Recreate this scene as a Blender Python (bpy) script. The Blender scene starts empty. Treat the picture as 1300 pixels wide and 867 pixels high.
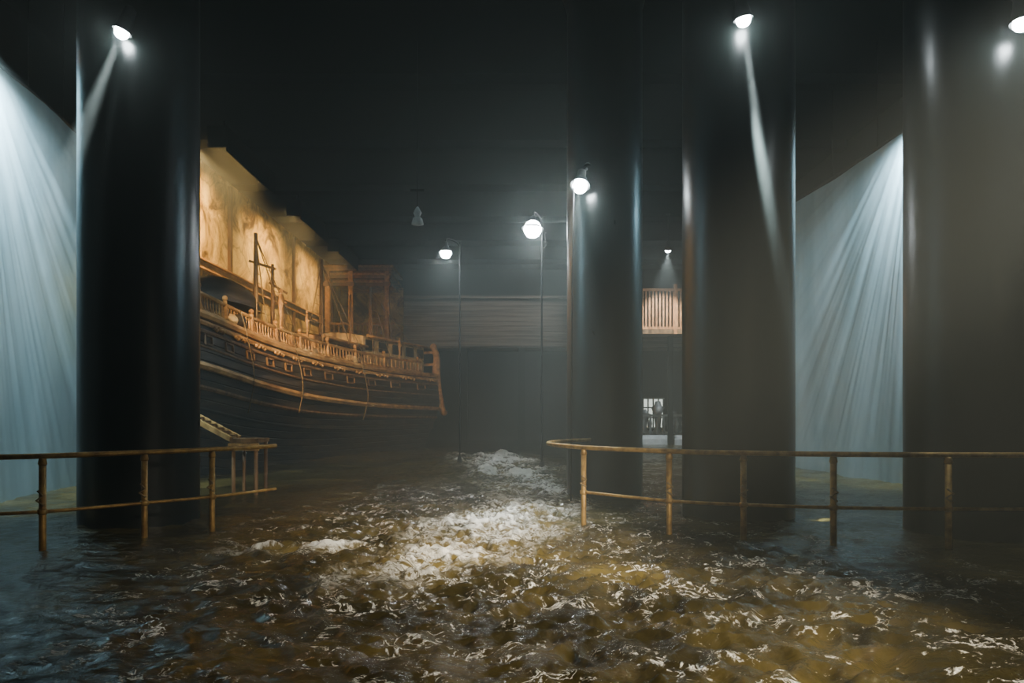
import bpy, bmesh, math, random
from mathutils import Vector, Matrix, noise
random.seed(4)
S = bpy.context.scene
COL = S.collection

# ------------------------------------------------------------------ materials
def new_mat(name):
    m = bpy.data.materials.new(name); m.use_nodes = True
    nt = m.node_tree
    return m, nt, nt.nodes['Principled BSDF']

def surf(name, c1, c2, scale=3.0, rough=0.6, metal=0.0, bump=0.1, stretch=(1,1,1), detail=8, contrast=(0.35,0.65), bdist=0.02, rough2=None, spec=0.5):
    m, nt, b = new_mat(name)
    tc = nt.nodes.new('ShaderNodeTexCoord'); mp = nt.nodes.new('ShaderNodeMapping')
    mp.inputs['Scale'].default_value = stretch
    nz = nt.nodes.new('ShaderNodeTexNoise'); nz.inputs['Scale'].default_value = scale; nz.inputs['Detail'].default_value = detail
    nz.inputs['Roughness'].default_value = 0.62
    cr = nt.nodes.new('ShaderNodeValToRGB')
    cr.color_ramp.elements[0].position = contrast[0]; cr.color_ramp.elements[1].position = contrast[1]
    cr.color_ramp.elements[0].color = (*c1, 1); cr.color_ramp.elements[1].color = (*c2, 1)
    L = nt.links.new
    L(tc.outputs['Object'], mp.inputs['Vector']); L(mp.outputs['Vector'], nz.inputs['Vector'])
    L(nz.outputs['Fac'], cr.inputs['Fac']); L(cr.outputs['Color'], b.inputs['Base Color'])
    b.inputs['Roughness'].default_value = rough; b.inputs['Metallic'].default_value = metal
    b.inputs['Specular IOR Level'].default_value = spec
    if rough2 is not None:
        mr = nt.nodes.new('ShaderNodeMapRange'); mr.inputs['To Min'].default_value = rough; mr.inputs['To Max'].default_value = rough2
        L(nz.outputs['Fac'], mr.inputs['Value']); L(mr.outputs['Result'], b.inputs['Roughness'])
    if bump:
        bp = nt.nodes.new('ShaderNodeBump'); bp.inputs['Strength'].default_value = bump; bp.inputs['Distance'].default_value = bdist
        L(nz.outputs['Fac'], bp.inputs['Height']); L(bp.outputs['Normal'], b.inputs['Normal'])
    return m

M_col   = surf('column_paint', (0.004,0.006,0.0055), (0.013,0.018,0.016), 2.2, 0.20, 0.0, 0.3, (1,1,0.25), rough2=0.45)
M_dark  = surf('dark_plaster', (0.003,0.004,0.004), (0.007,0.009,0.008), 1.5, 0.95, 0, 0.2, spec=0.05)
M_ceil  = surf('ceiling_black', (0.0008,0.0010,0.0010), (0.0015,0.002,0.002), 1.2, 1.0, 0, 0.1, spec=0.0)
M_brass = surf('brass_rail', (0.22,0.12,0.03), (0.52,0.32,0.09), 9, 0.36, 0.45, 0.3, (1,1,1), rough2=0.6)
M_hull  = surf('tarred_oak', (0.008,0.007,0.006), (0.080,0.062,0.040), 4, 0.42, 0, 0.9, (1,0.15,1.6), rough2=0.7, contrast=(0.4,0.68))
M_tan   = surf('ochre_timber', (0.22,0.10,0.025), (0.66,0.40,0.14), 6, 0.5, 0, 0.5, (1,0.3,1))
M_wood  = surf('old_wood', (0.07,0.034,0.012), (0.28,0.155,0.06), 6, 0.6, 0, 0.5, (1,1,0.3))
M_deck  = surf('deck_boards', (0.10,0.06,0.03), (0.22,0.14,0.07), 5, 0.6, 0, 0.4, (2,0.2,1))
M_canvas= surf('sail_canvas', (0.50,0.36,0.16), (0.80,0.62,0.33), 4, 0.85, 0, 0.4)
M_sheet = surf('hanging_sheet', (0.25,0.40,0.45), (0.42,0.57,0.62), 0.8, 0.75, 0, 0.15, (1,1,0.2))
M_iron  = surf('black_iron', (0.008,0.008,0.008), (0.02,0.02,0.02), 12, 0.6, 0.3, 0.2, spec=0.3)
M_grey  = surf('weathered_boards', (0.04,0.039,0.033), (0.28,0.26,0.215), 5, 0.6, 0, 0.6, (0.08,1,3))
M_rope  = surf('hemp_rope', (0.16,0.11,0.05), (0.36,0.26,0.13), 30, 0.9, 0, 0.5)
M_stone = surf('pale_stone', (0.40,0.43,0.42), (0.62,0.66,0.64), 4, 0.7, 0, 0.2)
M_slat  = surf('orange_slats', (0.34,0.14,0.045), (0.58,0.27,0.10), 5, 0.55, 0, 0.3)

def emit(name, c, s):
    m, nt, b = new_mat(name)
    b.inputs['Base Color'].default_value = (0.8,0.8,0.8,1)
    b.inputs['Emission Color'].default_value = (*c,1); b.inputs['Emission Strength'].default_value = s
    return m
M_bulb = emit('lamp_bulb', (0.85,0.97,1.0), 150)
M_bulbw = emit('warm_lamp_bulb', (1.0,0.8,0.5), 20)
M_glow = emit('lit_glass', (0.70,0.82,0.70), 2.0)

def mural_mat():
    m, nt, b = new_mat('ochre_mural_plaster'); L = nt.links.new; N = nt.nodes.new
    tc = N('ShaderNodeTexCoord')
    n1 = N('ShaderNodeTexNoise'); n1.inputs['Scale'].default_value = 0.7; n1.inputs['Detail'].default_value = 14; n1.inputs['Roughness'].default_value=0.74
    n1.inputs['Distortion'].default_value = 1.0
    c1 = N('ShaderNodeValToRGB'); e = c1.color_ramp.elements
    e[0].position = 0.40; e[0].color = (0.07,0.040,0.010,1); e[1].position = 0.61; e[1].color = (0.84,0.66,0.26,1)
    k = c1.color_ramp.elements.new(0.49); k.color = (0.46,0.32,0.09,1)
    v = N('ShaderNodeTexVoronoi'); v.feature = 'DISTANCE_TO_EDGE'; v.inputs['Scale'].default_value = 0.6
    nw = N('ShaderNodeTexNoise'); nw.inputs['Scale'].default_value = 2; nw.inputs['Detail'].default_value = 6
    mx = N('ShaderNodeMix'); mx.data_type='VECTOR'; mx.inputs[0].default_value = 0.45
    L(tc.outputs['Object'], n1.inputs['Vector']); L(tc.outputs['Object'], nw.inputs['Vector'])
    L(tc.outputs['Object'], mx.inputs[4]); L(nw.outputs['Color'], mx.inputs[5]); L(mx.outputs[1], v.inputs['Vector'])
    r = N('ShaderNodeMapRange'); r.inputs['From Min'].default_value=0; r.inputs['From Max'].default_value=0.025
    r.inputs['To Min'].default_value=0.3; r.inputs['To Max'].default_value=1
    L(v.outputs['Distance'], r.inputs['Value'])
    mm = N('ShaderNodeMix'); mm.data_type='RGBA'; mm.blend_type='MULTIPLY'; mm.inputs[0].default_value = 0.8
    L(n1.outputs['Fac'], c1.inputs['Fac']); L(c1.outputs['Color'], mm.inputs[6]); L(r.outputs['Result'], mm.inputs[7])
    L(mm.outputs[2], b.inputs['Base Color']); b.inputs['Roughness'].default_value = 0.8
    b.inputs['Specular IOR Level'].default_value = 0.15
    bp = N('ShaderNodeBump'); bp.inputs['Strength'].default_value=0.9; bp.inputs['Distance'].default_value=0.1
    L(n1.outputs['Fac'], bp.inputs['Height']); L(bp.outputs['Normal'], b.inputs['Normal'])
    return m
M_mural = mural_mat()

# ------------------------------------------------------------------ builder
class B:
    def __init__(s): s.bm = bmesh.new(); s.mats = []
    def mi(s, m):
        if m not in s.mats: s.mats.append(m)
        return s.mats.index(m)
    def face(s, vs, mi, smooth=False):
        try:
            f = s.bm.faces.new(vs); f.material_index = mi; f.smooth = smooth
        except ValueError: pass
    def box(s, c, size, m, rot=None):
        mi = s.mi(m); c = Vector(c); R = rot or Matrix.Identity(3)
        h = [x/2 for x in size]
        vs = [s.bm.verts.new(c + R @ Vector((a*h[0], b*h[1], d*h[2]))) for a in (-1,1) for b in (-1,1) for d in (-1,1)]
        for q in ((0,1,3,2),(4,6,7,5),(0,4,5,1),(2,3,7,6),(0,2,6,4),(1,5,7,3)): s.face([vs[i] for i in q], mi)
    def beam(s, p0, p1, w, h, m):
        p0=Vector(p0); p1=Vector(p1); d=p1-p0; y=d.normalized()
        x = y.cross(Vector((0,0,1)))
        if x.length<1e-3: x=Vector((1,0,0))
        x.normalize(); z=x.cross(y)
        R = Matrix((x,y,z)).transposed()
        s.box((p0+p1)/2,(w,d.length,h),m,R)
    def tube(s, pts, r, m, seg=10, caps=True):
        mi = s.mi(m); pts=[Vector(p) for p in pts]; n=len(pts)
        rr = r if isinstance(r,(list,tuple)) else [r]*n
        rings=[]; ref=None
        for i,p in enumerate(pts):
            t = (pts[min(i+1,n-1)]-pts[max(i-1,0)]).normalized()
            if ref is None:
                ref = t.cross(Vector((0,0,1)))
                if ref.length<0.05: ref = Vector((1,0,0))
            ref = (ref - t*ref.dot(t)).normalized(); b2=t.cross(ref)
            rings.append([s.bm.verts.new(p+(ref*math.cos(a)+b2*math.sin(a))*rr[i]) for a in [2*math.pi*k/seg for k in range(seg)]])
        for i in range(n-1):
            for k in range(seg):
                s.face([rings[i][k],rings[i][(k+1)%seg],rings[i+1][(k+1)%seg],rings[i+1][k]],mi,True)
        if caps: s.face(rings[0][::-1],mi); s.face(rings[-1],mi)
    def lathe(s, prof, o, m, seg=16, axis=None):
        mi=s.mi(m); o=Vector(o)
        R = Matrix.Identity(3) if axis is None else Vector((0,0,1)).rotation_difference(Vector(axis)).to_matrix()
        rings=[[s.bm.verts.new(o+R@Vector((r*math.cos(a),r*math.sin(a),z))) for a in [2*math.pi*k/seg for k in range(seg)]] for r,z in prof]
        for i in range(len(rings)-1):
            for k in range(seg): s.face([rings[i][k],rings[i][(k+1)%seg],rings[i+1][(k+1)%seg],rings[i+1][k]],mi,True)
        s.face(rings[0][::-1],mi); s.face(rings[-1],mi)
    def ball(s, c, r, m, sq=(1,1,1), seg=12):
        prof=[(max(0.002,r*math.sin(math.pi*i/8)), -r*math.cos(math.pi*i/8)*sq[2]) for i in range(9)]
        s.lathe(prof,c,m,seg)
    def loft(s, secs, m, smooth=True):
        mi=s.mi(m); rows=[[s.bm.verts.new(Vector(p)) for p in sec] for sec in secs]
        for i in range(len(rows)-1):
            for j in range(len(rows[0])-1): s.face([rows[i][j],rows[i+1][j],rows[i+1][j+1],rows[i][j+1]],mi,smooth)
        return rows
    def done(s, name, parent=None, bevel=0, recalc=True):
        if recalc: bmesh.ops.recalc_face_normals(s.bm, faces=s.bm.faces)
        me=bpy.data.meshes.new(name); s.bm.to_mesh(me); s.bm.free()
        for m in s.mats: me.materials.append(m)
        o=bpy.data.objects.new(name,me); COL.objects.link(o)
        if bevel:
            bv=o.modifiers.new('bevel','BEVEL'); bv.width=bevel; bv.segments=2; bv.limit_method='ANGLE'
        if parent: o.parent=parent
        return o
def empty(name, loc=(0,0,0)):
    e=bpy.data.objects.new(name,None); COL.objects.link(e); e.empty_display_size=0.2; return e
def smooth_path(pts, n=8):
    P=[Vector(p) for p in pts]; out=[]
    for i in range(len(P)-1):
        a=P[max(i-1,0)]; b=P[i]; c=P[i+1]; d=P[min(i+2,len(P)-1)]
        for k in range(n):
            t=k/n
            out.append(0.5*((2*b)+(c-a)*t+(2*a-5*b+4*c-d)*t*t+(3*b-a-3*c+d)*t**3))
    out.append(P[-1]); return out

# ------------------------------------------------------------------ room
XL,XR,YB,YF,ZC = -9.7,9.7,39.0,-3.0,9.3
def slab(name,c,size,m):
    b=B(); b.box(c,size,m); return b.done(name)
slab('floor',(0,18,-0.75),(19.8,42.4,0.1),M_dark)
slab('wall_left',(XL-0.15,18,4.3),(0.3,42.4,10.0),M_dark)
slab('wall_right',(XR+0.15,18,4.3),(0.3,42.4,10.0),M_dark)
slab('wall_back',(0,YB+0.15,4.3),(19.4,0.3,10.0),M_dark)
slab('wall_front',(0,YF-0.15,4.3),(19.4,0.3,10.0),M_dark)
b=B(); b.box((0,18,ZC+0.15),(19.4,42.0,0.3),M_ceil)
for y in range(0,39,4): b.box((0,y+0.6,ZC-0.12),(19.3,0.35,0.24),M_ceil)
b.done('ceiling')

b=B(); b.box((-9.55,27.6,4.35),(0.24,22.6,9.5),M_mural); b.done('mural_wall')
b=B()
b.box((-9.38,27.6,5.9),(0.14,22.4,0.22),M_tan); b.box((-9.34,27.6,6.04),(0.24,22.4,0.06),M_tan)
for y in (23.6,30.5,37): b.box((-9.38,y,7.0),(0.1,0.2,3.9),M_wood)
b.done('trim_1',bevel=0.01)

# ------------------------------------------------------------------ columns
def column(x,y,r):
    b=B()
    b.lathe([(r*1.12,-0.72),(r*1.12,-0.2),(r*1.08,-0.12),(r*1.0,-0.08),(r,-0.06),(r,0.0),(r,8.4),(r,8.5),(r*1.1,8.75),(r*1.22,9.05),(r*1.22,9.3)],(x,y,0),M_col,64)
    return b.done('column')
column(-5.03,9.6,0.74); column(1.63,12.5,0.66); column(3.18,10.0,0.76); column(5.72,8.6,0.86)

# ------------------------------------------------------------------ handrails
def handrail(path, posts, low_from=0, top=1.0, low=0.42):
    b=B()
    P=smooth_path([(x,y,top) for x,y in path]); b.tube(P,0.029,M_brass,12)
    P=smooth_path([(x,y,low) for x,y in path[low_from:]]); b.tube(P,0.019,M_brass,10)
    for x,y in posts:
        b.tube([(x,y,-0.7),(x,y,top-0.02)],0.034,M_brass,12)
        b.lathe([(0.036,-0.03),(0.048,-0.02),(0.048,0.02),(0.036,0.03)],(x,y,low),M_brass,12)
        b.lathe([(0.034,-0.10),(0.044,-0.08),(0.036,-0.04),(0.03,-0.02)],(x,y,top),M_brass,12)
        b.tube([(x+0.03,y-0.03,low+0.07),(x-0.045,y-0.03,low+0.12),(x+0.03,y-0.045,low+0.17),(x-0.03,y-0.03,low+0.22)],0.012,M_rope,6)
    return b.done('handrail')
handrail([(1.3,11.75),(0.85,11.3),(0.58,10.7),(0.56,10.1),(0.93,9.2),(1.84,8.3),(2.6,7.96),(3.5,7.72),(4.68,7.6),(5.7,7.58),(7.2,7.6)],
         [(0.93,9.2),(1.84,8.3),(2.6,7.96),(3.5,7.72),(4.68,7.6),(6.2,7.58)],low_from=4)
handrail([(-7.4,6.9),(-5.9,7.05),(-4.9,7.4),(-4.2,8.1),(-3.68,8.7),(-3.2,9.6)],
         [(-6.6,6.95),(-4.9,7.4),(-4.2,8.1),(-3.68,8.7)])

# ------------------------------------------------------------------ hanging sheets
def sheet(name, xfun, y0, y1, ztop, gy, gz, inward):
    b=B(); ny,nz=420,130; secs=[]
    for i in range(ny+1):
        y=y0+(y1-y0)*i/ny; sec=[]
        for j in range(nz+1):
            z=-0.5+(ztop+0.5)*j/nz
            a=math.atan2(y-gy, max(0.05,gz-z)); r=math.hypot(y-gy,gz-z)
            f=noise.noise(Vector((a*7,0.2*r,1.7)))*0.045+noise.noise(Vector((a*22,0.15*r,5.1)))*0.024+noise.noise(Vector((a*48,0.2*r,9.1)))*0.012
            f*=min(1,(r*0.3)**2)
            sec.append((xfun(y)+inward*(f+0.05*math.sin(y*0.9+z*0.3)),y,z))
        secs.append(sec)
    b.loft(secs,M_sheet)
    b.tube([(xfun(y0),y0,ztop+0.03),(xfun(y1),y1,ztop+0.03)],0.04,M_iron,8)
    n=6
    for k in range(n+1):
        y=y0+(y1-y0)*k/n; b.tube([(xfun(y),y,ztop+0.03),(xfun(y),y,ZC)],0.012,M_iron,6)
    return b.done(name)
sheet('hanging_sheet', lambda y: 7.8-(y-14)*0.07, 9.5, 20.5, 7.0, 13.6, 7.6, -1)
sheet('hanging_sheet', lambda y: -8.2-(y-11.3)*0.17, 7.0, 14.9, 7.0, 10.6, 7.6, 1)

# ------------------------------------------------------------------ ship
ship=empty('wooden_ship')
K=[(13.4,-7.30,3.75),(14.1,-6.95,3.65),(15.0,-6.58,3.54),(17.5,-6.22,3.27),(20.5,-5.69,3.08),(25.0,-4.75,2.99),(30.0,-3.05,2.98)]
HB=[0.02,0.55,0.95,1.35,1.60,1.70,1.55]
def samp(t):
    n=len(K)-1; i=min(int(t*n),n-1); u=t*n-i
    def cr(f):
        a=f(max(i-1,0)); b_=f(i); c=f(i+1); d=f(min(i+2,n))
        return 0.5*((2*b_)+(c-a)*u+(2*a-5*b_+4*c-d)*u*u+(3*b_-a-3*c+d)*u**3)
    return cr(lambda k:K[k][0]),cr(lambda k:K[k][1]),cr(lambda k:K[k][2]),max(0.02,cr(lambda k:HB[k]))
PROF=[(-0.6,0.97),(0,1.0),(0.5,1.05),(1.1,1.09),(1.5,1.04),(2.1,0.90),(2.9,0.66),(3.9,0.35)]
def side_pt(t, drop, off=0.0, sgn=1):
    y,x,z,hb=samp(t); y2,x2,_,hb2=samp(min(1,t+0.01)); y1,x1,_,hb1=samp(max(0,t-0.01))
    cx,cx1,cx2 = x-hb, x1-hb1, x2-hb2
    tang=Vector((cx2-cx1,y2-y1,0)).normalized(); nrm=Vector((tang.y,-tang.x,0))
    w=PROF[-1][1]
    for (d0,w0),(d1,w1) in zip(PROF,PROF[1:]):
        if d0<=drop<=d1: w=w0+(w1-w0)*(drop-d0)/(d1-d0); break
    return Vector((cx,y,z-drop))+nrm*sgn*(hb*w+off)
NS=90
b=B()
drops=[]; d=0.0
while d<3.75:
    drops+= [(d,0.0),(d+0.018,0.018),(d+0.182,0.018),(d+0.2,0.0)]; d+=0.2
for sg in (1,-1):
    secs=[[side_pt(i/NS,dd,off,sg) for dd,off in drops] for i in range(NS+1)]
    b.loft(secs,M_hull,False)
secs=[[side_pt(1,dd,off,1).lerp(side_pt(1,dd,off,-1),k/8) for dd,off in drops] for k in range(9)]
b.loft(secs,M_hull,False)
b.done('hull',ship)
b=B()
def strake(drop,h,w,m,t0=0,t1=1):
    for sg in (1,-1):
        secs=[]
        for i in range(NS+1):
            t=t0+(t1-t0)*i/NS; dd=drop(t) if callable(drop) else drop
            secs.append([side_pt(t,dd,0.0,sg),side_pt(t,dd,w,sg),side_pt(t,dd+h*0.5,w*1.25,sg),side_pt(t,dd+h,w,sg),side_pt(t,dd+h,0,sg)])
        b.loft(secs,m,False)
strake(-0.05,0.15,0.12,M_tan)
strake(0.14,0.10,0.07,M_tan)
strake(lambda t:0.32+0.03*t,0.07,0.05,M_wood)
strake(lambda t:1.02+0.3*t*t,0.14,0.10,M_tan)
strake(lambda t:0.66+0.15*t*t,0.05,0.04,M_wood)
strake(lambda t:1.50+0.2*t*t,0.09,0.06,M_wood)
strake(lambda t:1.95+0.2*t*t,0.07,0.05,M_hull)
for k in range(11):
    t=0.34+0.06*k
    p0=side_pt(t-0.010,0.45,0.05); p1=side_pt(t+0.010,0.45,0.05); q0=side_pt(t-0.010,0.63,0.05); q1=side_pt(t+0.010,0.63,0.05)
    for a_,c_ in ((p0,p1),(q0,q1),(p0,q0),(p1,q1)): b.beam(a_,c_,0.04,0.04,M_wood)
    for s_ in range(5):
        tt=t+0.018+0.006*s_; b.ball(side_pt(tt,0.24+0.03*math.sin(s_*2.1),0.08),0.045,M_tan,seg=6)
b.done('wales',ship)
b=B()
for t,t2,dd in ((0.44,0.46,1.9),(0.60,0.615,1.7),(0.79,0.80,1.8)):
    P=[side_pt(t,-0.45,0.06),side_pt(t,0.0,0.16),side_pt((t+t2)/2,dd*0.55,0.17),side_pt(t2,dd,0.12)]
    b.tube(smooth_path(P,5),0.012,M_rope,5)
b.done('hanging_ropes',ship)
b=B()
secs=[[side_pt(i/NS,0.25,-0.02,1).lerp(side_pt(i/NS,0.25,-0.02,-1),k/4) for k in range(5)] for i in range(NS+1)]
b.loft(secs,M_deck,False); b.done('deck',ship)
b=B()
for sg in (1,-1):
    b.tube([side_pt(0.03+0.92*i/NS,-0.46,-0.05,sg)for i in range(NS+1)],0.05,M_tan,8)
    b.tube([side_pt(0.03+0.92*i/NS,-0.12,-0.05,sg)for i in range(NS+1)],0.03,M_tan,6)
    n=110
    for i in range(n):
        t=0.03+0.92*i/(n-1); p=side_pt(t,0.0,-0.05,sg); q=side_pt(t,-0.45,-0.05,sg)
        if i%9==0:
            b.tube([p,q+Vector((0,0,0.10))],0.05,M_tan,8); b.ball(q+Vector((0,0,0.16)),0.065,M_tan,seg=8)
        else: b.tube([p,p.lerp(q,0.3),p.lerp(q,0.55),q],[0.018,0.036,0.018,0.022],M_tan,6)
b.done('balustrade',ship)
b=B()
ax=(side_pt(1,0,0,1)-side_pt(0.97,0,0,1)); ax.z=0; ax.normalize()
for sg in (1,-1):
    base=side_pt(1,0,0.0,sg); down=side_pt(1,1.45,0.0,sg)
    P=smooth_path([base+Vector((0,0,1.15))-ax*0.25,base+Vector((0,0,0.75))+ax*0.05,base+Vector((0,0,0.2))+ax*0.02,base-Vector((0,0,0.5))+ax*0.12,down+ax*0.45,down+ax*0.75-Vector((0,0,0.1))],6)
    b.tube(P,[0.10+0.07*math.sin(math.pi*i/(len(P)-1)) for i in range(len(P))],M_tan,10)
    b.ball(P[0],0.15,M_tan)
    for zz in (0.1,0.45,0.8): b.ball(base+ax*0.08+Vector((0,0,zz-0.3)),0.11,M_tan)
c0=side_pt(1,0,0,1); c1=side_pt(1,0,0,-1)
for z0 in (-0.05,0.45,0.95): b.beam(c0+Vector((0,0,z0)),c1+Vector((0,0,z0)),0.12,0.1,M_tan)
mid=(c0+c1)/2; b.beam(mid+ax*0.15+Vector((0,0,0.1)),mid+ax*0.15+Vector((0,0,-3.4)),0.14,0.35,M_wood)
b.done('stern_carving',ship)
b=B()
def fr(t,lat,h):
    p=side_pt(t,0,0,1).lerp(side_pt(t,0,0,-1),(1-lat)/2); p.z+=h; return p
for t0,t1,h0,h1,m in ((0.84,0.985,-0.3,1.15,M_canvas),(0.72,0.84,-0.3,0.75,M_tan)):
    for la in (0.72,-0.72):
        b.loft([[fr(t0+(t1-t0)*i/8,la,h0),fr(t0+(t1-t0)*i/8,la,h1)] for i in range(9)],m,False)
    for t in (t0,t1): b.loft([[fr(t,0.72-1.44*i/4,h0),fr(t,0.72-1.44*i/4,h1+0.15*math.sin(math.pi*i/4))] for i in range(5)],m,False)
    b.loft([[fr(t0+(t1-t0)*i/8,0.82-1.64*k/6,h1+0.16*math.sin(math.pi*k/6)) for k in range(7)] for i in range(9)],M_canvas,False)
    b.tube([fr(t0+(t1-t0)*i/8,0.82,h1) for i in range(9)],0.05,M_tan,8)
    for i in range(5):
        t=t0+(t1-t0)*(i+0.5)/5
        b.beam(fr(t-0.009,0.735,h1-0.3),fr(t+0.009,0.735,h1-0.3),0.04,0.36,M_iron)
b.done('stern_cabin',ship)
b=B()
def mast(x,y,z0,z1,r,m=M_wood): b.tube([(x,y,z0),(x,y,(z0+z1)/2),(x,y,z1)],[r,r*0.85,r*0.6],m,10)
mast(-6.65,18.4,2.9,6.1,0.08); mast(-6.55,19.4,2.9,5.5,0.07); mast(-6.05,22.5,2.7,6.3,0.08); mast(-5.7,25.0,2.7,5.6,0.06); mast(-5.5,27.5,2.7,6.3,0.08)
b.beam((-6.85,18.5,5.4),(-6.1,18.3,5.15),0.06,0.06,M_wood)
b.beam((-6.65,19.4,5.0),(-6.15,19.4,4.7),0.06,0.06,M_wood)
for (mx,my,mz),ts in (((-6.65,18.4,6.0),(0.50,0.53,0.60,0.63)),((-6.05,22.5,6.2),(0.66,0.70,0.78,0.81)),((-5.5,27.5,6.2),(0.84,0.88,0.96))):
    for t in ts: b.tube([(mx,my,mz),side_pt(t,-0.45,-0.03)],0.014,M_rope,5)
    for t0_,t1_ in zip(ts[::2],ts[1::2]):
        for k in range(1,9):
            f=k/9; b.tube([side_pt(t0_,-0.45,-0.03).lerp(Vector((mx,my,mz)),f),side_pt(t1_,-0.45,-0.03).lerp(Vector((mx,my,mz)),f)],0.009,M_rope,4)
b.done('masts',ship)
b=B()
def barrel(x,y,z,r,h,m): 
    b.lathe([(r*0.8,0),(r*0.95,h*0.25),(r,h*0.5),(r*0.95,h*0.75),(r*0.8,h)],(x,y,z),m,14)
    for k in (0.2,0.8): b.lathe([(r*0.93,h*k-0.03),(r*0.96,h*k),(r*0.93,h*k+0.03)],(x,y,z),M_iron,14)
for i,(x,y,h) in enumerate([(-6.95,16.0,0.95),(-7.25,16.6,1.0),(-6.85,16.8,0.8),(-6.75,17.5,0.8),(-7.1,17.4,1.0),(-6.7,18.0,0.7),(-6.6,18.9,0.7)]): barrel(x,y,3.0,0.32,h,M_hull)
secs=[]
for i in range(17):
    u=i/16; w=0.6*math.sin(math.pi*min(1,max(0,u)))**0.5+0.01
    secs.append([(-7.25+0.4*u+w*math.cos(a),15.6+3.2*u,4.05+w*1.1*math.sin(a)) for a in [math.pi*k/10 for k in range(11)]])
b.loft(secs,M_hull,True)
for i in range(110):
    t=random.uniform(0.42,0.83); la=random.uniform(0.45,0.9); p=fr(t,la,random.uniform(-0.15,0.25)); b.ball(p,random.uniform(0.10,0.26),random.choice([M_canvas,M_tan,M_wood,M_rope,M_hull]),(1,1,0.7),8)
for i in range(6):
    p=fr(0.42+0.07*i,0.5,-0.25); b.box(p+Vector((0,0,0.4)),(0.5,0.6,0.8),M_wood)
b.done('deck_cargo',ship)
def figure(loc,h,name,arm=0.5,face=0):
    s=h/1.75; me=bpy.data.meshes.new(name)
    V=[(0,0,.95),(0,0,1.2),(0,0,1.42),(0,0,1.52),(0,0,1.60),(0,0.01,1.70),(.19,0,1.42),(.27,.05,1.16),(.24,.05+.2*arm,.98),(-.19,0,1.42),(-.28,.05,1.18),(-.2,.2,1.12),(.1,0,.9),(.12,.03,.5),(.12,0,.06),(.12,.12,.03),(-.1,0,.9),(-.12,.03,.5),(-.12,0,.06),(-.12,.12,.03)]
    E=[(0,1),(1,2),(2,3),(3,4),(4,5),(2,6),(6,7),(7,8),(2,9),(9,10),(10,11),(0,12),(12,13),(13,14),(14,15),(0,16),(16,17),(17,18),(18,19)]
    R=[.15,.14,.15,.06,.1,.09,.07,.05,.035,.07,.05,.035,.1,.07,.05,.04,.1,.07,.05,.04]
    me.from_pydata([Vector(v)*s for v in V],E,[]); me.materials.append(M_tan)
    o=bpy.data.objects.new(name,me); COL.objects.link(o); o.location=loc; o.rotation_euler=(0,0,face)
    sk=o.modifiers.new('skin','SKIN')
    for v,r in zip(me.skin_vertices[0].data,R): v.radius=(r*s,r*s*0.85)
    me.skin_vertices[0].data[0].use_root=True
    o.modifiers.new('sub','SUBSURF').levels=2; o.modifiers['sub'].render_levels=2
    o.parent=ship
figure(side_pt(0.58,-0.48,-0.05),1.1,'carved_figure',face=-1.5)
figure(side_pt(0.66,-0.48,-0.05),0.8,'carved_figure',face=-1.3)
figure(side_pt(0.90,-0.48,-0.05),0.8,'carved_figure',face=-1.3)

b=B()
for dy in (0.0,0.42):
    b.beam((-6.1,13.2+dy,1.42),(-5.0,12.6+dy,0.98),0.05,0.09,M_tan)
for k in range(7):
    f=(k+0.5)/7; b.beam((-6.1+1.1*f,13.2-0.6*f,1.44-0.44*f),(-6.1+1.1*f,13.62-0.6*f,1.44-0.44*f),0.06,0.04,M_wood)
b.box((-4.75,12.85,0.95),(0.5,0.6,0.07),M_wood); b.box((-4.75,12.55,0.84),(0.54,0.05,0.13),M_tan)
for x in (-4.95,-4.55):
    for y in (12.6,13.1): b.tube([(x,y,-0.7),(x,y,0.92)],0.035,M_wood,8)
b.done('timber_gangway')

# ------------------------------------------------------------------ back of the hall
b=B()
for i,(z,dy) in enumerate(((8.6,0.0),(8.3,0.4),(8.0,0.8))):
    b.box((-7.6,36.4+dy,z),(3.5-0.3*i,3.2,0.16),M_tan)
    b.box((-7.6,34.75+dy,z-0.14),(3.5-0.3*i,0.08,0.16),M_wood)
for x in (-9.15,-8.0,-6.2):
    b.box((x,35.2,3.9),(0.22,0.22,9.2),M_tan); b.box((x,35.2,7.8),(0.4,0.3,0.2),M_wood)
b.box((-7.6,37.1,4.9),(3.4,2.8,0.2),M_wood)
for k in range(14): b.box((-9.2+0.24*k,35.7,5.4),(0.06,0.06,0.9),M_tan)
b.box((-7.6,35.7,5.9),(3.4,0.1,0.1),M_tan)
b.box((-7.6,38.5,6.6),(3.4,0.1,3.2),M_mural)
b.done('wooden_loft')
b=B()
for k in range(9): b.box((1.8,36.8+0.02*(k%2),5.0+0.26*k),(14.8,0.1,0.235),M_grey)
b.box((1.8,37.8,4.85),(14.8,2.0,0.15),M_grey); b.box((1.8,36.7,7.4),(14.8,0.25,0.12),M_grey)
b.box((1.8,36.66,4.95),(14.8,0.25,0.22),M_grey)
for x in (-5.2,-2.5,0.5,3.5): b.box((x,37.0,2.1),(0.35,0.35,5.6),M_dark)
b.done('boarded_gallery')
b=B()
b.box((6.9,30.6,4.85),(5.3,1.4,0.18),M_wood)
for k in range(36): b.box((4.35+0.146*k,29.95,5.75),(0.075,0.05,1.7),M_slat)
for z in (5.0,6.62): b.box((6.9,29.95,z),(5.3,0.1,0.1),M_slat)
for x in (4.4,6.9,9.3): b.box((x,29.95,5.8),(0.14,0.14,2.1),M_slat); b.box((x,30.9,2.1),(0.2,0.2,5.5),M_dark)
b.done('slatted_balcony')
b=B()
x0,x1,z0,z1=6.9,8.3,0.6,2.2
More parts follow.
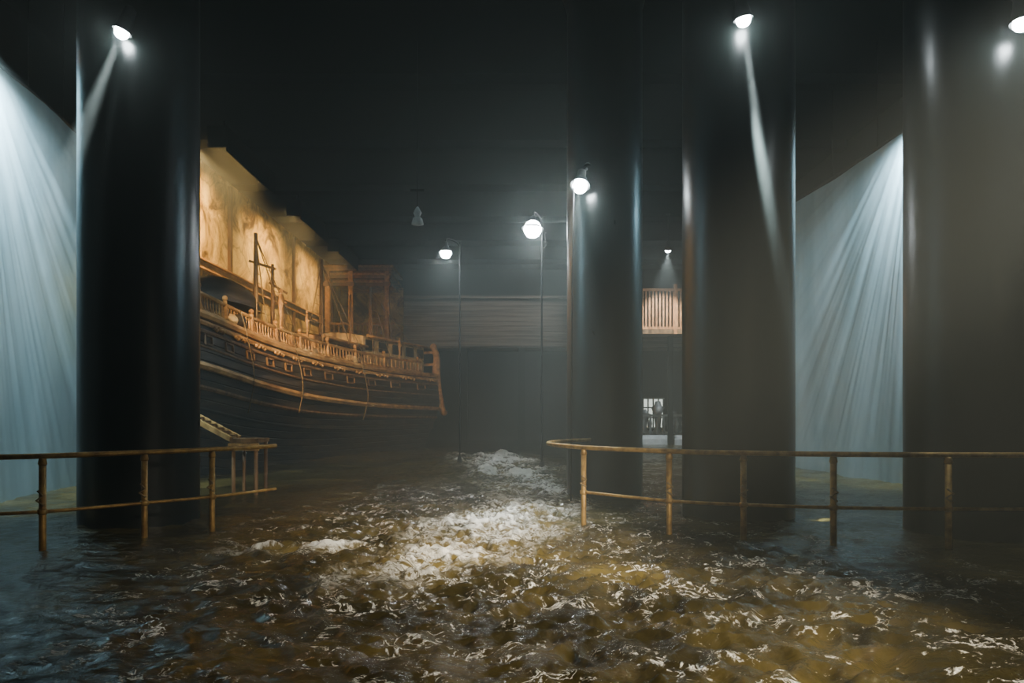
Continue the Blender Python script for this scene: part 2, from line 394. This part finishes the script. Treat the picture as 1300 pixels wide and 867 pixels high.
mi=b.mi(M_glow); b.face([b.bm.verts.new(p) for p in ((x0,38.9,z0),(x1,38.9,z0),(x1,38.9,z1),(x0,38.9,z1))],mi)
for k in range(6): b.box((x0+(x1-x0)*k/5,38.86,(z0+z1)/2),(0.07,0.08,z1-z0),M_iron)
for z in (z0,1.15,1.7,z1): b.box(((x0+x1)/2,38.85,z),(x1-x0+0.1,0.08,0.07),M_stone if z in (z0,z1) else M_iron)
b.done('window_1')
b=B()
b.box((7.6,35.4,-0.15),(3.9,6.4,1.1),M_stone); b.box((7.6,32.0,-0.3),(3.9,0.5,1.1),M_stone)
for k in range(12): b.lathe([(0.05,0),(0.1,0.1),(0.05,0.25),(0.09,0.5),(0.05,0.75),(0.07,0.85)],(5.9+0.31*k,33.4,0.40),M_stone,8)
b.box((7.6,33.4,1.3),(3.8,0.25,0.1),M_stone)
for x,h in ((6.6,1.2),(7.3,1.6),(8.1,1.1)): b.lathe([(0.22,0),(0.26,0.1),(0.14,0.25),(0.2,h*0.6),(0.34,h*0.8),(0.2,h*0.85),(0.12,h)],(x,35.5,0.4),M_stone,12)
b.done('stone_landing')

# ------------------------------------------------------------------ lamps
def add_light(kind,name,loc,target,energy,color,parent=None,angle=60,blend=0.6,radius=0.08,size=None):
    ld=bpy.data.lights.new(name,kind); ld.energy=energy; ld.color=color
    if kind=='SPOT': ld.spot_size=math.radians(angle); ld.spot_blend=blend; ld.shadow_soft_size=radius
    elif kind=='POINT': ld.shadow_soft_size=radius
    elif kind=='AREA': ld.shape='RECTANGLE'; ld.size,ld.size_y=size; ld.spread=math.radians(angle)
    o=bpy.data.objects.new(name,ld); COL.objects.link(o); o.location=loc
    if target is not None: o.rotation_euler=(Vector(target)-Vector(loc)).to_track_quat('-Z','Y').to_euler()
    if parent: o.parent=parent
    return o
COOL=(0.84,0.97,1.0); NEUT=(1.0,0.90,0.70)
def lamp(name,loc,target,energy,angle,mount,wide=0,r=0.14,color=COOL,blend=0.5,post=False,bulb=None,soft=0.04):
    e=empty(name); p=Vector(loc); d=(Vector(target)-p).normalized(); mount=Vector(mount)
    b=B()
    b.lathe([(0.05,-0.30),(0.07,-0.28),(0.075,-0.16),(r,0.02),(r*1.05,0.03),(r*0.97,0.02),(0.05,-0.14)],p,M_iron,20,axis=d)
    if post:
        a=p-d*0.25
        b.tube(smooth_path([a,a+Vector((0.05,0.05,0.15)),Vector((mount.x,mount.y,p.z+0.25)),Vector((mount.x,mount.y,p.z-0.3)),mount]),0.024,M_iron,8)
        b.lathe([(0.14,0),(0.12,0.5),(0.05,0.9)],(mount.x,mount.y,mount.z),M_iron,12)
    else:
        b.tube([p-d*0.25,mount],0.022,M_iron,8)
        b.lathe([(0.09,-0.03),(0.09,0.03)],mount,M_iron,14,axis=(mount-p).normalized())
    b.done('housing',e)
    b=B(); b.ball(p+d*0.03,r*0.78,bulb or M_bulb,seg=16); b.done('bulb',e)
    add_light('SPOT','spot',p+d*0.15,target,energy,color,e,angle,blend,soft)
    if wide: add_light('SPOT','wide_spot',p+d*0.22,target,wide,color,e,160,1.0,0.1)
    return e
lamp('added_hull_spot',(-4.79,8.72,6.16),(-6.4,8.4,1.5),16000,10,(-4.85,9.0,6.6),r=0.11)
lamp('added_hull_spot',(2.95,9.05,6.50),(3.76,9.56,1.9),70000,6,(3.0,9.35,6.8),r=0.12,blend=1.0)
lamp('added_hull_spot',(5.39,7.5,5.6),(5.2,7.0,0.5),250,30,(5.5,7.8,6.0),r=0.11)
lamp('added_hull_spot',(1.13,11.75,5.23),(0.3,9.4,0),3500,34,(1.3,12.0,5.6),wide=60,r=0.16,blend=0.8)
lamp('added_flood_lamp',(0.51,17.5,6.0),(0.15,17.2,0),48000,22,(0.75,17.9,-0.7),wide=520,r=0.28,post=True,blend=0.8)
lamp('added_flood_lamp',(-1.87,20,5.97),(-1.7,19,0),22000,12,(-1.5,20.3,-0.7),wide=180,r=0.20,post=True,blend=0.8)
lamp('hanging_lamp',(6.16,28,7.9),(6.6,31.5,1.5),3000,55,(6.16,28,ZC-0.02),r=0.15)
# added flood lamps on posts, out of view, to brighten the foreground water
lamp('added_flood_lamp',(4.4,1.8,3.6),(0.9,5.0,0),2600,54,(4.6,1.7,-0.7),r=0.12,color=NEUT,blend=0.9,bulb=M_bulbw,post=True)
lamp('added_flood_lamp',(3.4,1.0,3.7),(-0.6,8.8,0),7500,32,(3.6,0.9,-0.7),r=0.12,color=NEUT,blend=0.9,bulb=M_bulbw,post=True)
lamp('sheet_spotlight',(7.58,13.10,7.12),(8.26,14.1,5.6),6200,110,(7.58,13.10,ZC-0.02),r=0.09,color=(0.66,0.90,1.0),bulb=M_bulbw,blend=0.9)
lamp('sheet_spotlight',(-7.81,10.3,7.15),(-8.6,11.2,5.5),8000,106,(-7.81,10.3,ZC-0.02),r=0.09,color=(0.66,0.90,1.0),bulb=M_bulbw,blend=0.9)
WARM=(1.0,0.62,0.20)
for y,en in ((20.5,370),(27.0,290),(32.6,180)):
    e=empty('added_wall_washer'); b=B()  # hooded strip light added out of sight to light the mural
    b.box((-7.75,y,8.95),(0.5,3.7,0.06),M_ceil); b.box((-7.5,y,8.65),(0.05,3.7,0.66),M_ceil)
    for yy in (-1.85,1.85): b.box((-7.75,y+yy,8.7),(0.5,0.04,0.56),M_ceil)
    for yy in (-1.4,1.4): b.tube([(-7.75,y+yy,8.95),(-7.75,y+yy,ZC)],0.03,M_ceil,6)
    b.done('added_hood',e)
    add_light('AREA','added_strip_light',(-7.72,y,8.84),(-9.5,y,6.6),en,WARM,e,angle=105,size=(3.4,0.12))
lamp('added_hull_spot',(-4.9,10.72,5.6),(-5.1,21.5,2.7),8500,34,(-4.95,10.3,5.8),r=0.12,color=(1,0.64,0.25),blend=0.8,bulb=M_bulbw)  # warm spot added, hidden behind the column, to light the ship's side
lamp('added_gallery_flood',(1.4,31,8.7),(-0.6,37,5.9),650,66,(1.4,31,ZC-0.02),r=0.06,color=(1.0,0.94,0.84),bulb=M_bulbw)  # added flood to bring up the gallery boards
b=B()
b.tube([(1.02,11.7,5.3),(0.98,11.62,3.0),(0.96,11.6,-0.7)],0.014,M_iron,5)
b.done('power_cable')
b=B()
b.tube([(-2.0,15,ZC),(-2.0,15,5.75)],0.008,M_iron,5)
b.lathe([(0.02,0.35),(0.05,0.3),(0.09,0.22),(0.05,0.14),(0.10,0.1),(0.13,-0.02),(0.03,-0.05)],(-2.0,15,5.45),M_stone,10)
b.box((-2.0,15,6.15),(0.3,0.05,0.04),M_iron)
b.done('hanging_ornament')

# ------------------------------------------------------------------ water
def seg_d(px,py,a,b_):
    ax,ay=a; bx,by=b_; dx,dy=bx-ax,by-ay; t=max(0,min(1,((px-ax)*dx+(py-ay)*dy)/(dx*dx+dy*dy)))
    return math.hypot(px-ax-dx*t,py-ay-dy*t),t
path=[((-0.7,24.0),1.2,1.0),((0.1,17),1.2,1.0),((0.5,13.2),0.7,0.75),((0.1,10.2),1.0,0.70),((-0.7,7.2),0.75,0.62),((-1.3,5.8),0.4,0.5)]
def turb(x,y):
    m=0
    for (p,r,s1),(q,r2,s2) in zip(path,path[1:]):
        d_,t=seg_d(x,y,p,q); rr=r+(r2-r)*t; m=max(m,math.exp(-(d_/rr)**2)*(s1+(s2-s1)*t))
    d_,t=seg_d(x,y,(-2.9,7.4),(-1.6,7.5)); m=max(m,0.6*math.exp(-(d_/0.25)**2))
    return m*(0.85+0.9*noise.noise(Vector((x*1.2,y*0.7,2.2))))
def chop(x,y):
    return max(math.exp(-((x-1.2)/2.2)**2)*math.exp(-((y-5.6)/3.5)**2), 0.8*math.exp(-((x+1.4)/1.6)**2-((y-8)/5.0)**2))
NX,NY=480,720
verts=[];faces=[];foam_glint=[]
ys=[1.2*((YB-0.02)/1.2)**(j/NY) for j in range(NY+1)]
ys=[YF+0.02,-1.0,0.4]+ys; NYt=len(ys)
for y in ys:
    for i in range(NX+1):
        u=-1+2*i/NX; x=9.66*(0.28*u+0.72*u**3)
        T=turb(x,y); C=chop(x,y); A=0.4+1.5*C+2.4*T
        wx=x+0.25*noise.noise(Vector((x*1.1,y*1.1,3))); wy=y+0.25*noise.noise(Vector((x*1.1,y*1.1,7)))
        h=noise.noise(Vector((x*0.8,y*0.9,0)))*0.05
        n1=noise.noise(Vector((wx*2.0,wy*2.8,4)))
        n2=noise.noise(Vector((wx*4.8,wy*6.0,8))); n3=noise.noise(Vector((x*11,y*13,11)))
        h+=A*(0.040*(0.6-2*abs(n1)) + 0.026*(0.6-2*abs(n2)) + 0.014*n3)
        if y>14: h+=min(1,(y-14)/3)*T*(0.22*noise.noise(Vector((x*2.2,y*1.3,6)))+0.12*n2)
        verts.append((x,y,h)); foam_glint.append((T,C,max(0,min(1,0.5+h*4))))
for j in range(NYt-1):
    for i in range(NX):
        a=j*(NX+1)+i; faces.append((a,a+1,a+NX+2,a+NX+1))
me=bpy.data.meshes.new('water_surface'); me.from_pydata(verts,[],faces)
at=me.attributes.new('foam_glint','FLOAT_COLOR','POINT')
at.data.foreach_set('color',[c for f in foam_glint for c in (f[0],f[1],f[2],1)])
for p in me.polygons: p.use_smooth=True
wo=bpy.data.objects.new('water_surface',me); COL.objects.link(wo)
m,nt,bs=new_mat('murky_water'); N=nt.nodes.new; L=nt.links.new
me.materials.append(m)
tc=N('ShaderNodeTexCoord')
def nz(scale,det=6,rough=0.6,dist=0,st=(1,1,1)):
    mp=N('ShaderNodeMapping'); mp.inputs['Scale'].default_value=st; L(tc.outputs['Object'],mp.inputs['Vector'])
    n=N('ShaderNodeTexNoise'); n.inputs['Scale'].default_value=scale; n.inputs['Detail'].default_value=det; n.inputs['Roughness'].default_value=rough; n.inputs['Distortion'].default_value=dist
    L(mp.outputs['Vector'],n.inputs['Vector']); return n.outputs['Fac']
def math_(op,a,b_=None,clamp=False):
    n=N('ShaderNodeMath'); n.operation=op; n.use_clamp=clamp
    for k,v in enumerate((a,b_)):
        if v is None: continue
        if isinstance(v,(int,float)): n.inputs[k].default_value=v
        else: L(v,n.inputs[k])
    return n.outputs[0]
def rng(v,a,b_,c=0,d_=1):
    n=N('ShaderNodeMapRange'); n.inputs[1].default_value=a; n.inputs[2].default_value=b_; n.inputs[3].default_value=c; n.inputs[4].default_value=d_; L(v,n.inputs[0]); return n.outputs[0]
att=N('ShaderNodeAttribute'); att.attribute_name='foam_glint'; sp=N('ShaderNodeSeparateColor'); L(att.outputs['Color'],sp.inputs[0])
T_,C_,H_=sp.outputs[0],sp.outputs[1],sp.outputs[2]
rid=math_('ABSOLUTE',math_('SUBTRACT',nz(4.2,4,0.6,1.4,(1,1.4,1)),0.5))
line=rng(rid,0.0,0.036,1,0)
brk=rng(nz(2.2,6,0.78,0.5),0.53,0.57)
painted_glint=math_('MULTIPLY',line,brk)  # white glint streaks painted into the water colour
painted_glint=math_('MULTIPLY',painted_glint,rng(C_,0.05,0.3))
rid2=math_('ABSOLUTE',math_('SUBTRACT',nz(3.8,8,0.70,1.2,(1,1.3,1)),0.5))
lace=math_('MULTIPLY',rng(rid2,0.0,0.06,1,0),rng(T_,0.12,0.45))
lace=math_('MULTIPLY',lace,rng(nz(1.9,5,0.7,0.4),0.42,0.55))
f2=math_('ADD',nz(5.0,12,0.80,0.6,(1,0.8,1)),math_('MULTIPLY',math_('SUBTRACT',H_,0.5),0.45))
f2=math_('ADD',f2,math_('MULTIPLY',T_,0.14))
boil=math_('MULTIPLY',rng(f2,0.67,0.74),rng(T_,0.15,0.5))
ff=math_('MAXIMUM',math_('MAXIMUM',painted_glint,boil),lace,True)
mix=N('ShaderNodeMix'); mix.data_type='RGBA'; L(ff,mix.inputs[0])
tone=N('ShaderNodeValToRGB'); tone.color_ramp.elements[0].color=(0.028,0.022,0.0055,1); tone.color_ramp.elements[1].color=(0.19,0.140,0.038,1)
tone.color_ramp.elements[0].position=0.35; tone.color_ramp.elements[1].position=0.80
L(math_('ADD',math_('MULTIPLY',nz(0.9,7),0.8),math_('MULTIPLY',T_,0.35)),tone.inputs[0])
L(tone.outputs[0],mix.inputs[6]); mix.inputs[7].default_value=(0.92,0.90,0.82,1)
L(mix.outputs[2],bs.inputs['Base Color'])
L(rng(ff,0,1,0.05,0.4),bs.inputs['Roughness']); bs.inputs['IOR'].default_value=1.38
bp=N('ShaderNodeBump'); bp.inputs['Strength'].default_value=0.85; bp.inputs['Distance'].default_value=0.05
L(math_('ADD',nz(4.5,7,0.6,0.6,(1,1.25,1)),math_('MULTIPLY',ff,0.2)),bp.inputs['Height']); L(bp.outputs['Normal'],bs.inputs['Normal'])

# ------------------------------------------------------------------ world : damp air (thin haze) in the hall
w=bpy.data.worlds.new('damp_air'); S.world=w; w.use_nodes=True
wn=w.node_tree
wn.nodes['Background'].inputs[0].default_value=(0.01,0.014,0.014,1); wn.nodes['Background'].inputs[1].default_value=0.3
vs=wn.nodes.new('ShaderNodeVolumeScatter'); vs.inputs['Color'].default_value=(0.86,0.95,0.90,1); vs.inputs['Density'].default_value=0.0155; vs.inputs['Anisotropy'].default_value=0.35
wn.links.new(vs.outputs[0],wn.nodes['World Output'].inputs['Volume'])

cam=bpy.data.cameras.new('camera'); co=bpy.data.objects.new('camera',cam); COL.objects.link(co)
co.location=(0,0,1.46); co.rotation_euler=(math.radians(90),0,0)
cam.sensor_width=36; cam.lens=36*900/1300; cam.shift_y=89.5/1300; cam.clip_start=0.05
S.camera=co
